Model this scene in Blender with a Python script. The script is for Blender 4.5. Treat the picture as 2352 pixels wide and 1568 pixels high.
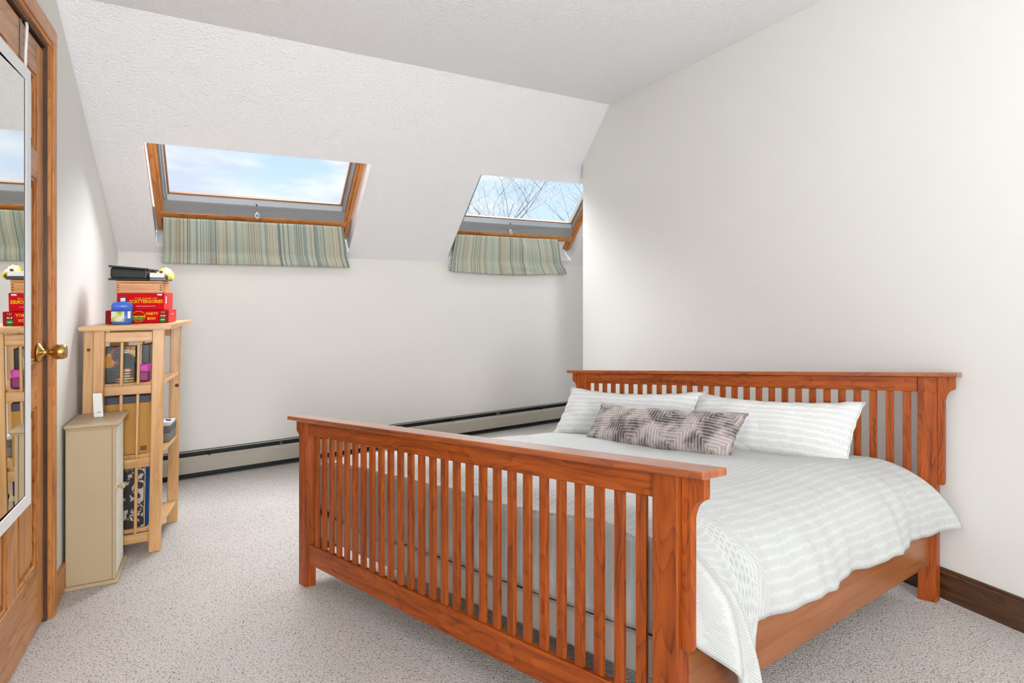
import bpy, bmesh, math, random
from mathutils import Vector, noise
random.seed(7)
sc = bpy.context.scene
COL = sc.collection
for o in list(bpy.data.objects): bpy.data.objects.remove(o)

# ------------------------------------------------------------------ camera, world, lights
FPX, HOR, CH = 1340.0, 672.0, 1.2
cam = bpy.data.cameras.new('camera'); co = bpy.data.objects.new('camera', cam); COL.objects.link(co)
co.location = (0, 0, CH); co.rotation_euler = (math.pi/2, 0, 0)
cam.sensor_width = 36; cam.lens = 36*FPX/2352; cam.shift_y = -(784-HOR)/2352; cam.clip_start = .02
sc.camera = co
sc.view_settings.view_transform = 'Standard'; sc.view_settings.look = 'None'
sc.view_settings.gamma = 1; sc.view_settings.use_curve_mapping = False
sc.view_settings.exposure = 0.06

def N(nt, t, **kw):
    n = nt.nodes.new(t)
    for k, v in kw.items():
        if k in n.inputs.keys(): n.inputs[k].default_value = v
        else: setattr(n, k, v)
    return n
def L(nt, a, b): nt.links.new(a, b)
def ramp(nt, fac, pts, interp='LINEAR'):
    r = nt.nodes.new('ShaderNodeValToRGB'); r.color_ramp.interpolation = interp
    el = r.color_ramp.elements
    while len(el) < len(pts): el.new(.5)
    for e, (p, c) in zip(el, pts):
        e.position = p; e.color = (*c, 1) if len(c) == 3 else c
    L(nt, fac, r.inputs[0]); return r.outputs[0]
def math_n(nt, op, a, b=None, c=None):
    m = nt.nodes.new('ShaderNodeMath'); m.operation = op
    for i, x in enumerate((a, b, c)):
        if x is None: continue
        if isinstance(x, (int, float)): m.inputs[i].default_value = x
        else: L(nt, x, m.inputs[i])
    return m.outputs[0]
def mixc(nt, f, a, b, mode='MIX'):
    m = nt.nodes.new('ShaderNodeMix'); m.data_type = 'RGBA'; m.blend_type = mode
    for s, x in ((m.inputs[0], f), (m.inputs[6], a), (m.inputs[7], b)):
        if isinstance(x, (int, float)): s.default_value = x
        elif isinstance(x, tuple): s.default_value = (*x, 1)
        else: L(nt, x, s)
    return m.outputs[2]
def lin(*c): return tuple(((x/255)/12.92 if x <= 10 else ((x/255+.055)/1.055)**2.4) for x in c)

w = bpy.data.worlds.new('sky'); sc.world = w; w.use_nodes = True; nt = w.node_tree; nt.nodes.clear()
tc = N(nt, 'ShaderNodeTexCoord'); sep = N(nt, 'ShaderNodeSeparateXYZ'); L(nt, tc.outputs['Generated'], sep.inputs[0])
base = ramp(nt, sep.outputs[2], [(0, lin(216, 232, 247)), (.16, lin(205, 226, 248)), (.3, lin(172, 208, 246)), (1, lin(120, 175, 240))])
mp = N(nt, 'ShaderNodeMapping'); mp.inputs['Scale'].default_value = (1.0, 1.0, 3.4); mp.inputs['Location'].default_value = (3.2, .6, .12)
L(nt, tc.outputs['Generated'], mp.inputs[0])
cn = N(nt, 'ShaderNodeTexNoise', Scale=3.6, Detail=6.0, Roughness=.52); L(nt, mp.outputs[0], cn.inputs['Vector'])
cm = ramp(nt, cn.outputs[0], [(.43, (0, 0, 0)), (.52, (1, 1, 1))])
cn2 = N(nt, 'ShaderNodeTexNoise', Scale=7.5, Detail=3.0); L(nt, mp.outputs[0], cn2.inputs['Vector'])
cc = ramp(nt, cn2.outputs[0], [(.35, lin(208, 216, 236)), (.6, lin(240, 243, 250))])
sky = mixc(nt, math_n(nt, 'MULTIPLY', cm, .92), base, cc)
bg = N(nt, 'ShaderNodeBackground', Strength=1.18); L(nt, sky, bg.inputs[0])
out = N(nt, 'ShaderNodeOutputWorld'); L(nt, bg.outputs[0], out.inputs[0])

def area(name, loc, target, sx, sy, power, col=(1, 1, 1)):
    l = bpy.data.lights.new(name, 'AREA'); l.shape = 'RECTANGLE'; l.size = sx; l.size_y = sy; l.energy = power; l.color = col
    o = bpy.data.objects.new(name, l); COL.objects.link(o); o.location = loc
    o.rotation_euler = (Vector(target)-Vector(loc)).to_track_quat('-Z', 'Y').to_euler(); return o
# unseen fill lights added behind the camera: one faces the room, one the ceiling
area('rear_fill_light', (1.9, -4.0, 1.5), (-.6, 3.5, 1.3), 1.2, 1.8, 172, (.955, .98, 1))
area('upward_fill_light', (.62, -.45, .9), (.62, -.45, 2.5), 1.2, 1.2, 58, (.96, .985, 1))
sl = bpy.data.lights.new('hazy_sun', 'SUN'); sl.energy = 26; sl.angle = math.radians(75); sl.color = (1, .995, .99)
so = bpy.data.objects.new('hazy_sun', sl); COL.objects.link(so); so.rotation_euler = Vector((.15, -.55, -.85)).to_track_quat('-Z', 'Y').to_euler()

# ------------------------------------------------------------------ materials
def newmat(name):
    m = bpy.data.materials.new(name); m.use_nodes = True; nt = m.node_tree
    return m, nt, nt.nodes['Principled BSDF']
def plain(name, col, rough=.6, metal=0, bump=0, bscale=60, spec=.5, var=0, coat=0):
    m, nt, b = newmat(name)
    b.inputs['Base Color'].default_value = (*col, 1); b.inputs['Roughness'].default_value = rough
    b.inputs['Metallic'].default_value = metal; b.inputs['Specular IOR Level'].default_value = spec
    if coat: b.inputs['Coat Weight'].default_value = coat; b.inputs['Coat Roughness'].default_value = .15
    t = N(nt, 'ShaderNodeTexCoord')
    if bump:
        n = N(nt, 'ShaderNodeTexNoise', Scale=bscale, Detail=3.0); L(nt, t.outputs['Object'], n.inputs['Vector'])
        bp = N(nt, 'ShaderNodeBump', Strength=bump, Distance=.004); L(nt, n.outputs[0], bp.inputs['Height']); L(nt, bp.outputs[0], b.inputs['Normal'])
    if var:
        n = N(nt, 'ShaderNodeTexNoise', Scale=4.0, Detail=2.0); L(nt, t.outputs['Object'], n.inputs['Vector'])
        c = ramp(nt, n.outputs[0], [(.3, tuple(x*(1-var) for x in col)), (.7, tuple(min(1, x*(1+var)) for x in col))])
        L(nt, c, b.inputs['Base Color'])
    return m
def wood(name, dark, mid, light, rough=.35, sc_along=2.2, sc_across=38, rings=.5, bump=.15, coat=.3, spec=.5):
    """UV x runs along the grain in metres, UV y across it"""
    m, nt, b = newmat(name)
    uv = N(nt, 'ShaderNodeUVMap'); mp = N(nt, 'ShaderNodeMapping'); mp.inputs['Scale'].default_value = (sc_along, sc_across, 1)
    L(nt, uv.outputs[0], mp.inputs[0])
    n1 = N(nt, 'ShaderNodeTexNoise', Scale=1.0, Detail=5.0, Roughness=.62, Distortion=.3); L(nt, mp.outputs[0], n1.inputs['Vector'])
    mp2 = N(nt, 'ShaderNodeMapping'); mp2.inputs['Scale'].default_value = (sc_along*.9, sc_across*.22, 1); L(nt, uv.outputs[0], mp2.inputs[0])
    n2 = N(nt, 'ShaderNodeTexNoise', Scale=1.0, Detail=1.5); L(nt, mp2.outputs[0], n2.inputs['Vector'])
    rg = math_n(nt, 'FRACT', math_n(nt, 'MULTIPLY', n2.outputs[0], 13.0))
    rg = math_n(nt, 'POWER', rg, 3.0)
    f = math_n(nt, 'SUBTRACT', n1.outputs[0], math_n(nt, 'MULTIPLY', rg, rings*.35))
    c = ramp(nt, f, [(.2, dark), (.45, mid), (.72, light)])
    mp3 = N(nt, 'ShaderNodeMapping'); mp3.inputs['Scale'].default_value = (1.3, 5, 1); L(nt, uv.outputs[0], mp3.inputs[0])
    n3 = N(nt, 'ShaderNodeTexNoise', Scale=1.0, Detail=2.0); L(nt, mp3.outputs[0], n3.inputs['Vector'])
    v = ramp(nt, n3.outputs[0], [(.3, (.84, .84, .84)), (.7, (1.12, 1.12, 1.12))])
    L(nt, mixc(nt, 1.0, c, v, 'MULTIPLY'), b.inputs['Base Color'])
    b.inputs['Roughness'].default_value = rough; b.inputs['Specular IOR Level'].default_value = spec; b.inputs['Coat Weight'].default_value = coat; b.inputs['Coat Roughness'].default_value = .26
    bp = N(nt, 'ShaderNodeBump', Strength=bump, Distance=.001); L(nt, n1.outputs[0], bp.inputs['Height']); L(nt, bp.outputs[0], b.inputs['Normal'])
    return m
M = {}
M['wall'] = plain('wall_paint', lin(230, 228, 224), .75, bump=.03, bscale=160, spec=.2)
M['white'] = plain('white_paint', lin(238, 238, 238), .45)
M['oak'] = wood('red_oak', lin(100, 38, 4), lin(152, 68, 8), lin(180, 88, 18), rough=.45, coat=.22, spec=.3)
M['oak_cap'] = wood('red_oak_cap', lin(104, 42, 8), lin(156, 74, 16), lin(184, 94, 30), rough=.3, coat=1.0)
M['oak_rail'] = wood('rail_oak', lin(128, 72, 34), lin(148, 88, 46), lin(162, 102, 60), rough=.3, sc_across=60, rings=.1)
M['pine'] = wood('pine', lin(134, 76, 28), lin(192, 124, 60), lin(214, 150, 84), rough=.42, sc_across=30)
M['door_wood'] = wood('door_wood', lin(136, 78, 30), lin(192, 126, 62), lin(212, 148, 82), rough=.38, sc_across=34, rings=.6)
M['bead'] = wood('pale_pine', lin(122, 88, 62), lin(146, 106, 78), lin(160, 120, 92), rough=.4, sc_across=30, rings=.1)
M['beech'] = wood('natural_wood', lin(176, 122, 66), lin(210, 160, 102), lin(226, 182, 128), rough=.34, sc_across=34, rings=.22, bump=.06)
M['box_wood'] = wood('box_wood', lin(176, 104, 44), lin(214, 142, 72), lin(228, 164, 96), rough=.5, sc_across=70, rings=.2)
M['dark_wood'] = wood('dark_wood', lin(42, 24, 12), lin(78, 48, 26), lin(104, 68, 38), rough=.4, sc_across=30)
M['cream'] = plain('cream_paint', lin(190, 170, 138), .42, var=.02)
M['cream_wicker'] = plain('cream_wicker', lin(232, 228, 214), .6, bump=.9, bscale=90)
M['brass'] = plain('brass', lin(196, 160, 96), .22, 1.0)
M['steel'] = plain('grey_metal', lin(150, 153, 155), .38, .35)
M['silver'] = plain('silver_strip', lin(205, 214, 222), .3, .6)
M['heater_beige'] = plain('heater_beige', lin(176, 170, 156), .45)
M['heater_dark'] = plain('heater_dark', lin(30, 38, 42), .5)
M['heater_grey'] = plain('heater_grey', lin(84, 86, 84), .5)
M['grey_sheet'] = plain('grey_sheet', lin(112, 112, 118), .85, bump=.2, bscale=30)
M['spring'] = plain('box_spring_fabric', lin(214, 212, 206), .8, bump=.1, bscale=40)
M['spring_edge'] = plain('dark_piping', lin(36, 34, 36), .8)
M['black'] = plain('black_fabric', lin(30, 31, 31), .6, bump=.6, bscale=25)
M['black_gloss'] = plain('black_plastic', lin(22, 22, 24), .3)
M['red'] = plain('red_card', lin(208, 10, 26), .7, spec=.12)
M['red_side'] = plain('red_card_side', lin(208, 60, 62), .7, spec=.12)
M['red_dark'] = plain('dark_red_card', lin(150, 30, 34), .7, spec=.12)
M['yellow_print'] = plain('yellow_print', lin(248, 190, 40), .7, spec=.12)
M['orange_print'] = plain('orange_print', lin(240, 150, 30), .7, spec=.12)
M['green_print'] = plain('green_print', lin(22, 140, 58), .7, spec=.12)
M['lime_print'] = plain('lime_print', lin(120, 170, 20), .5)
M['white_print'] = plain('white_print', lin(240, 238, 236), .5)
M['purple_print'] = plain('purple_print', lin(90, 30, 90), .5)
M['ink'] = plain('ink', lin(30, 26, 34), .5)
M['blue'] = plain('blue_plastic', lin(66, 110, 214), .28)
M['yellow'] = plain('yellow_plastic_bag', lin(250, 228, 90), .45, bump=.5, bscale=30)
M['brown'] = plain('brown_knob', lin(92, 50, 30), .5)
M['kraft'] = plain('kraft_card', lin(196, 148, 80), .7, spec=.12, var=.05)
M['pink'] = plain('pink_bag', lin(214, 60, 178), .35, bump=.8, bscale=20)
M['pink2'] = plain('dark_pink_bag', lin(140, 30, 100), .4, bump=.8, bscale=20)
M['navy'] = plain('navy_print', lin(24, 70, 130), .7, spec=.12)
M['grey_card'] = plain('grey_card', lin(120, 120, 118), .6)
M['bark'] = plain('bark', lin(96, 96, 100), .9)
M['needles'] = plain('evergreen', lin(70, 96, 66), .9)
M['lawn'] = plain('lawn', lin(120, 140, 90), .95, var=.2)

def mat_ceiling():
    m, nt, b = newmat('stucco_ceiling'); b.inputs['Base Color'].default_value = (*lin(242, 243, 245), 1)
    b.inputs['Roughness'].default_value = .9; b.inputs['Specular IOR Level'].default_value = .15
    t = N(nt, 'ShaderNodeTexCoord')
    n = N(nt, 'ShaderNodeTexNoise', Scale=75.0, Detail=3.0, Roughness=.6); L(nt, t.outputs['Object'], n.inputs['Vector'])
    v = N(nt, 'ShaderNodeTexVoronoi', Scale=95.0); L(nt, t.outputs['Object'], v.inputs['Vector'])
    hgt = math_n(nt, 'SUBTRACT', n.outputs[0], math_n(nt, 'MULTIPLY', v.outputs[0], .35))
    bp = N(nt, 'ShaderNodeBump', Strength=.8, Distance=.007); L(nt, hgt, bp.inputs['Height']); L(nt, bp.outputs[0], b.inputs['Normal'])
    return m
M['ceiling'] = mat_ceiling()
def mat_carpet():
    m, nt, b = newmat('berber_carpet'); t = N(nt, 'ShaderNodeTexCoord')
    mp = N(nt, 'ShaderNodeMapping'); mp.inputs['Scale'].default_value = (1, 1.6, 1); L(nt, t.outputs['Object'], mp.inputs[0])
    n = N(nt, 'ShaderNodeTexNoise', Scale=150.0, Detail=3.0, Roughness=.75); L(nt, mp.outputs[0], n.inputs['Vector'])
    c = ramp(nt, n.outputs[0], [(.34, lin(160, 149, 142)), (.46, lin(210, 202, 197)), (.6, lin(234, 228, 224))])
    vd = N(nt, 'ShaderNodeTexVoronoi', Scale=92.0, Randomness=1.0); L(nt, mp.outputs[0], vd.inputs['Vector'])
    sp_ = N(nt, 'ShaderNodeSeparateXYZ'); L(nt, vd.outputs['Color'], sp_.inputs[0])
    dm = math_n(nt, 'MULTIPLY', ramp(nt, vd.outputs['Distance'], [(.16, (1, 1, 1)), (.36, (0, 0, 0))]), ramp(nt, sp_.outputs[0], [(.40, (0, 0, 0)), (.55, (1, 1, 1))]))
    c = mixc(nt, math_n(nt, 'MULTIPLY', dm, .85), c, lin(84, 68, 62))
    n2 = N(nt, 'ShaderNodeTexNoise', Scale=2.2, Detail=2.0); L(nt, t.outputs['Object'], n2.inputs['Vector'])
    v = ramp(nt, n2.outputs[0], [(.3, (.94, .94, .94)), (.7, (1.03, 1.03, 1.03))])
    L(nt, mixc(nt, 1.0, c, v, 'MULTIPLY'), b.inputs['Base Color'])
    b.inputs['Roughness'].default_value = .95; b.inputs['Specular IOR Level'].default_value = .1
    n3 = N(nt, 'ShaderNodeTexVoronoi', Scale=150.0); L(nt, mp.outputs[0], n3.inputs['Vector'])
    hh = math_n(nt, 'SUBTRACT', math_n(nt, 'MULTIPLY', n.outputs[0], 1.4), n3.outputs[0])
    bp = N(nt, 'ShaderNodeBump', Strength=.8, Distance=.006); L(nt, hh, bp.inputs['Height']); L(nt, bp.outputs[0], b.inputs['Normal'])
    return m
M['carpet'] = mat_carpet()
def mat_dash(name, cw=lin(196, 198, 196), cd=lin(176, 178, 176)):
    """white cotton printed with rows of short grey dashes; UV x crosses the rows, UV y runs along them (metres)"""
    m, nt, b = newmat(name); uv = N(nt, 'ShaderNodeUVMap'); s = N(nt, 'ShaderNodeSeparateXYZ'); L(nt, uv.outputs[0], s.inputs[0])
    nz = N(nt, 'ShaderNodeTexNoise', Scale=18.0, Detail=2.0); L(nt, uv.outputs[0], nz.inputs['Vector'])
    x = math_n(nt, 'ADD', math_n(nt, 'MULTIPLY', s.outputs[0], 1/.038), math_n(nt, 'MULTIPLY', nz.outputs[0], .5))
    row = math_n(nt, 'FLOOR', x); fx = math_n(nt, 'FRACT', x)
    y = math_n(nt, 'ADD', math_n(nt, 'MULTIPLY', s.outputs[1], 1/.0082), math_n(nt, 'MULTIPLY', row, .37))
    col = math_n(nt, 'FLOOR', y); fy = math_n(nt, 'FRACT', y)
    wn = N(nt, 'ShaderNodeTexWhiteNoise'); wn.noise_dimensions = '2D'
    cb = N(nt, 'ShaderNodeCombineXYZ'); L(nt, row, cb.inputs[0]); L(nt, col, cb.inputs[1]); L(nt, cb.outputs[0], wn.inputs[0])
    off = math_n(nt, 'MULTIPLY', math_n(nt, 'SUBTRACT', wn.outputs[0], .5), .16)
    dx = math_n(nt, 'ABSOLUTE', math_n(nt, 'ADD', math_n(nt, 'SUBTRACT', fx, .5), off))
    mx = ramp(nt, dx, [(.30, (1, 1, 1)), (.36, (0, 0, 0))]); dy = math_n(nt, 'ABSOLUTE', math_n(nt, 'SUBTRACT', fy, .5))
    my = ramp(nt, dy, [(.20, (1, 1, 1)), (.30, (0, 0, 0))])
    f = math_n(nt, 'MULTIPLY', mx, my)
    L(nt, mixc(nt, math_n(nt, 'MULTIPLY', f, .9), cw, cd), b.inputs['Base Color'])
    b.inputs['Roughness'].default_value = .85; b.inputs['Sheen Weight'].default_value = .15; b.inputs['Specular IOR Level'].default_value = .2
    t = N(nt, 'ShaderNodeTexCoord'); n2 = N(nt, 'ShaderNodeTexNoise', Scale=11.0, Detail=3.0, Distortion=.6); L(nt, t.outputs['Object'], n2.inputs['Vector'])
    bp = N(nt, 'ShaderNodeBump', Strength=.5, Distance=.02); L(nt, n2.outputs[0], bp.inputs['Height']); L(nt, bp.outputs[0], b.inputs['Normal'])
    return m
M['dash'] = mat_dash('dash_print_cotton'); M['dash2'] = mat_dash('pillow_dash_print', lin(226, 227, 225), lin(198, 199, 198))
def mat_stripe(lines=200):
    m, nt, b = newmat('striped_linen'); uv = N(nt, 'ShaderNodeUVMap'); s = N(nt, 'ShaderNodeSeparateXYZ'); L(nt, uv.outputs[0], s.inputs[0])
    x = math_n(nt, 'FLOOR', math_n(nt, 'MULTIPLY', s.outputs[0], lines*1.0))
    wn = N(nt, 'ShaderNodeTexWhiteNoise'); wn.noise_dimensions = '1D'; L(nt, x, wn.inputs['W'])
    c = ramp(nt, wn.outputs[0], [(0, lin(150, 132, 112)), (.10, lin(184, 178, 156)), (.3, lin(146, 168, 160)), (.42, lin(194, 194, 178)), (.6, lin(164, 178, 164)), (.70, lin(106, 130, 130)), (.8, lin(190, 174, 146)), (.90, lin(88, 90, 88))], 'CONSTANT')
    x2 = math_n(nt, 'FLOOR', math_n(nt, 'MULTIPLY', s.outputs[0], 14.0))
    wn2 = N(nt, 'ShaderNodeTexWhiteNoise'); wn2.noise_dimensions = '1D'; L(nt, x2, wn2.inputs['W'])
    c2 = ramp(nt, wn2.outputs[0], [(0, lin(190, 184, 162)), (1, lin(160, 184, 178))])
    L(nt, mixc(nt, .32, c, c2), b.inputs['Base Color'])
    b.inputs['Roughness'].default_value = .9; b.inputs['Specular IOR Level'].default_value = .15
    b.inputs['Transmission Weight'].default_value = 0
    return m
M['stripe'] = mat_stripe()
def mat_velvet():
    m, nt, b = newmat('cut_velvet'); uv = N(nt, 'ShaderNodeUVMap'); s = N(nt, 'ShaderNodeSeparateXYZ'); L(nt, uv.outputs[0], s.inputs[0])
    def cell(o, size, off):
        f = math_n(nt, 'FRACT', math_n(nt, 'ADD', math_n(nt, 'MULTIPLY', o, 1/size), off)); return math_n(nt, 'ABSOLUTE', math_n(nt, 'SUBTRACT', f, .5))
    a = cell(s.outputs[0], .27, .0); c = cell(s.outputs[1], .27, .0)
    d = math_n(nt, 'MAXIMUM', a, c)
    ln = math_n(nt, 'ABSOLUTE', math_n(nt, 'SUBTRACT', math_n(nt, 'FRACT', math_n(nt, 'MULTIPLY', d, 14.0)), .5))
    lm = ramp(nt, ln, [(.30, (0, 0, 0)), (.40, (1, 1, 1))])
    n = N(nt, 'ShaderNodeTexNoise', Scale=6.5, Detail=3.0, Roughness=.6); L(nt, uv.outputs[0], n.inputs['Vector'])
    pile = ramp(nt, n.outputs[0], [(.42, lin(72, 66, 66)), (.58, lin(170, 156, 152))])
    gr = ramp(nt, n.outputs[0], [(.4, lin(150, 138, 134)), (.6, lin(202, 190, 186))])
    L(nt, mixc(nt, lm, pile, gr), b.inputs['Base Color']); b.inputs['Roughness'].default_value = .6; b.inputs['Sheen Weight'].default_value = .4
    bp = N(nt, 'ShaderNodeBump', Strength=.4, Distance=.003, invert=True); L(nt, lm, bp.inputs['Height']); L(nt, bp.outputs[0], b.inputs['Normal'])
    return m
M['velvet'] = mat_velvet()
def mat_mirror():
    m, nt, b = newmat('mirror_glass'); b.inputs['Metallic'].default_value = 1; b.inputs['Roughness'].default_value = .0
    b.inputs['Base Color'].default_value = (.84, .85, .80, 1); return m
M['mirror'] = mat_mirror()
def mat_glass():
    m, nt, b = newmat('window_glass'); nt.nodes.remove(b)
    g = N(nt, 'ShaderNodeBsdfGlossy', Roughness=.02); t = N(nt, 'ShaderNodeBsdfTransparent'); t.inputs[0].default_value = (.97, .985, .99, 1)
    f = N(nt, 'ShaderNodeFresnel', IOR=1.12); mx = N(nt, 'ShaderNodeMixShader')
    L(nt, f.outputs[0], mx.inputs[0]); L(nt, t.outputs[0], mx.inputs[1]); L(nt, g.outputs[0], mx.inputs[2])
    L(nt, mx.outputs[0], nt.nodes['Material Output'].inputs[0]); return m
M['glass'] = mat_glass()
def mat_print(name, dark, light, scale, thr):
    m, nt, b = newmat(name); uv = N(nt, 'ShaderNodeUVMap')
    n = N(nt, 'ShaderNodeTexNoise', Scale=scale, Detail=4.0, Distortion=1.2); L(nt, uv.outputs[0], n.inputs['Vector'])
    L(nt, ramp(nt, n.outputs[0], [(thr-.02, dark), (thr+.02, light)]), b.inputs['Base Color']); b.inputs['Roughness'].default_value = .35; return m
M['bw_print'] = mat_print('black_white_print', lin(34, 32, 32), lin(196, 184, 170), 26, .53)
def mat_pic():
    m, nt, b = newmat('picture_print'); uv = N(nt, 'ShaderNodeUVMap')
    n = N(nt, 'ShaderNodeTexNoise', Scale=16, Detail=3.0); L(nt, uv.outputs[0], n.inputs['Vector'])
    L(nt, ramp(nt, n.outputs[0], [(.35, lin(26, 30, 26)), (.52, lin(40, 52, 38)), (.56, lin(170, 40, 50)), (.6, lin(190, 170, 60)), (.66, lin(220, 200, 160))]), b.inputs['Base Color'])
    b.inputs['Roughness'].default_value = .35; return m
M['pic'] = mat_pic()
def mat_label():
    m, nt, b = newmat('bottle_label'); uv = N(nt, 'ShaderNodeUVMap')
    n = N(nt, 'ShaderNodeTexNoise', Scale=22, Detail=2.0); L(nt, uv.outputs[0], n.inputs['Vector'])
    L(nt, ramp(nt, n.outputs[0], [(.35, lin(120, 170, 80)), (.47, lin(206, 214, 120)), (.55, lin(228, 224, 214)), (.68, lin(222, 170, 90))]), b.inputs['Base Color']); return m
M['label'] = mat_label()

# ------------------------------------------------------------------ mesh helpers
def tag(o, label=None, cat=None, group=None, kind=None):
    for k, v in (('label', label), ('category', cat), ('group', group), ('kind', kind)):
        if v: o[k] = v
    return o
def root(name, loc, label=None, cat=None, group=None, kind=None):
    o = bpy.data.objects.new(name, None); COL.objects.link(o); o.location = loc; o.empty_display_size = .1
    o['_w'] = list(loc); return tag(o, label, cat, group, kind)
def worldloc(o): return Vector(o['_w']) if o is not None and '_w' in o else Vector((0, 0, 0))
class MB:
    """collects shapes in a local frame, builds ONE mesh object mapped through fr"""
    def __init__(s, fr=None): s.bm = bmesh.new(); s.uv = s.bm.loops.layers.uv.new('UVMap'); s.fr = fr; s.k = 0
    def _merge(s, t, grain):
        ro = (random.random()*7, random.random()*7)
        n = [s.bm.verts.new(v.co) for v in t.verts]
        for f in t.faces:
            nf = s.bm.faces.new([n[v.index] for v in f.verts]); nf.smooth = f.smooth
            f.normal_update(); nn = [abs(x) for x in f.normal]; d = nn.index(max(nn))
            g = grain if grain != d else (2 if d != 2 else 0)
            o = [a for a in (0, 1, 2) if a != d and a != g]; o = o[0]
            for l, v in zip(nf.loops, f.verts): l[s.uv].uv = (v.co[g]+ro[0], v.co[o]+ro[1]+d*.37)
        t.free(); return s
    def box(s, a, b, bev=.002, grain=None, seg=1):
        a, b = [min(x, y) for x, y in zip(a, b)], [max(x, y) for x, y in zip(a, b)]
        t = bmesh.new(); bmesh.ops.create_cube(t, size=1)
        dim = [b[i]-a[i] for i in range(3)]
        for v in t.verts: v.co = Vector([(a[i]+b[i])/2+v.co[i]*dim[i] for i in range(3)])
        if bev: bmesh.ops.bevel(t, geom=list(t.edges), offset=min(bev, min(dim)*.3), segments=seg, profile=.5, affect='EDGES')
        t.verts.index_update()
        return s._merge(t, dim.index(max(dim)) if grain is None else grain)
    def prism(s, pts, ax, lo, hi, bev=0, grain=2):
        """polygon pts in the two axes other than ax, extruded along ax"""
        t = bmesh.new(); oa = [a for a in (0, 1, 2) if a != ax]
        def mk(p, h):
            c = [0, 0, 0]; c[oa[0]] = p[0]; c[oa[1]] = p[1]; c[ax] = h; return t.verts.new(c)
        lo_v = [mk(p, lo) for p in pts]; hi_v = [mk(p, hi) for p in pts]; n = len(pts)
        t.faces.new(lo_v[::-1]); t.faces.new(hi_v)
        for i in range(n): t.faces.new((lo_v[i], lo_v[(i+1) % n], hi_v[(i+1) % n], hi_v[i]))
        if bev: bmesh.ops.bevel(t, geom=list(t.edges), offset=bev, segments=1, affect='EDGES')
        bmesh.ops.recalc_face_normals(t, faces=list(t.faces)); t.verts.index_update(); return s._merge(t, grain)
    def lathe(s, prof, c, ax=2, seg=24, grain=2):
        """prof: (r, h) along axis ax from centre c"""
        t = bmesh.new(); oa = [(ax+1) % 3, (ax+2) % 3]; rings = []
        for r, h in prof:
            rg = []
            for k in range(seg):
                p = list(c); p[ax] += h; p[oa[0]] += r*math.cos(2*math.pi*k/seg); p[oa[1]] += r*math.sin(2*math.pi*k/seg); rg.append(t.verts.new(p))
            rings.append(rg)
        for i in range(len(rings)-1):
            for k in range(seg):
                f = t.faces.new((rings[i][k], rings[i][(k+1) % seg], rings[i+1][(k+1) % seg], rings[i+1][k])); f.smooth = True
        t.faces.new(rings[0][::-1]); t.faces.new(rings[-1])
        bmesh.ops.recalc_face_normals(t, faces=list(t.faces)); t.verts.index_update(); return s._merge(t, grain)
    def tube(s, pts, r, seg=8):
        t = bmesh.new(); pts = [Vector(p) for p in pts]; rings = []
        rs = r if isinstance(r, (list, tuple)) else [r]*len(pts)
        for i, p in enumerate(pts):
            d = (pts[min(i+1, len(pts)-1)]-pts[max(i-1, 0)]).normalized()
            x = d.orthogonal().normalized() if abs(d.z) > .95 else d.cross(Vector((0, 0, 1))).normalized(); y = d.cross(x)
            rings.append([t.verts.new(p+rs[i]*(x*math.cos(2*math.pi*k/seg)+y*math.sin(2*math.pi*k/seg))) for k in range(seg)])
        for i in range(len(rings)-1):
            for k in range(seg):
                f = t.faces.new((rings[i][k], rings[i][(k+1) % seg], rings[i+1][(k+1) % seg], rings[i+1][k])); f.smooth = True
        t.faces.new(rings[0][::-1]); t.faces.new(rings[-1]); bmesh.ops.recalc_face_normals(t, faces=list(t.faces)); t.verts.index_update()
        return s._merge(t, 2)
    def grid(s, f, nu, nv, uvf=None, smooth=True, fc_uv=False):
        vs = [[s.bm.verts.new(f(i/nu, j/nv)) for j in range(nv+1)] for i in range(nu+1)]
        for i in range(nu):
            for j in range(nv):
                fc = s.bm.faces.new((vs[i][j], vs[i+1][j], vs[i+1][j+1], vs[i][j+1])); fc.smooth = smooth
                for l, (a, b) in zip(fc.loops, ((i, j), (i+1, j), (i+1, j+1), (i, j+1))):
                    l[s.uv].uv = (uvf(a/nu, b/nv, (i+.5)/nu, (j+.5)/nv) if fc_uv else uvf(a/nu, b/nv)) if uvf else (a/nu, b/nv)
        return s
    def build(s, name, mat, parent=None, recalc=True):
        w = worldloc(parent)
        for v in s.bm.verts: v.co = (Vector(s.fr(*v.co)) if s.fr else v.co)-w
        if recalc: bmesh.ops.recalc_face_normals(s.bm, faces=list(s.bm.faces))
        me = bpy.data.meshes.new(name); s.bm.to_mesh(me); s.bm.free()
        o = bpy.data.objects.new(name, me); COL.objects.link(o); me.materials.append(M[mat] if isinstance(mat, str) else mat)
        if parent is not None: o.parent = parent; o['_w'] = list(w)
        return o
def text(name, body, size, fr, org, parent, mat, align='CENTER', shear=0, sx=1.0, bold=0.0, xd=1):
    """flat lettering: glyph x runs along +first in-face axis; fr maps (x, y, lift) to the world"""
    c = bpy.data.curves.new('t', 'FONT'); c.body = body; c.size = size; c.align_x = align; c.align_y = 'CENTER'; c.shear = shear; c.offset = bold; c.resolution_u = 2
    o = bpy.data.objects.new('t', c); COL.objects.link(o)
    dg = bpy.context.evaluated_depsgraph_get(); me = bpy.data.meshes.new_from_object(o.evaluated_get(dg))
    bpy.data.objects.remove(o); w = worldloc(parent)
    for v in me.vertices: v.co = Vector(fr(org[0]+v.co.x*sx, org[1]+v.co.y, org[2]))-w
    me.name = name; t = bpy.data.objects.new(name, me); COL.objects.link(t); me.materials.clear(); me.materials.append(M[mat]); t.parent = parent; t['_w'] = list(w); return t
def smooth01(x): x = max(0, min(1, x)); return x*x*(3-2*x)

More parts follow.
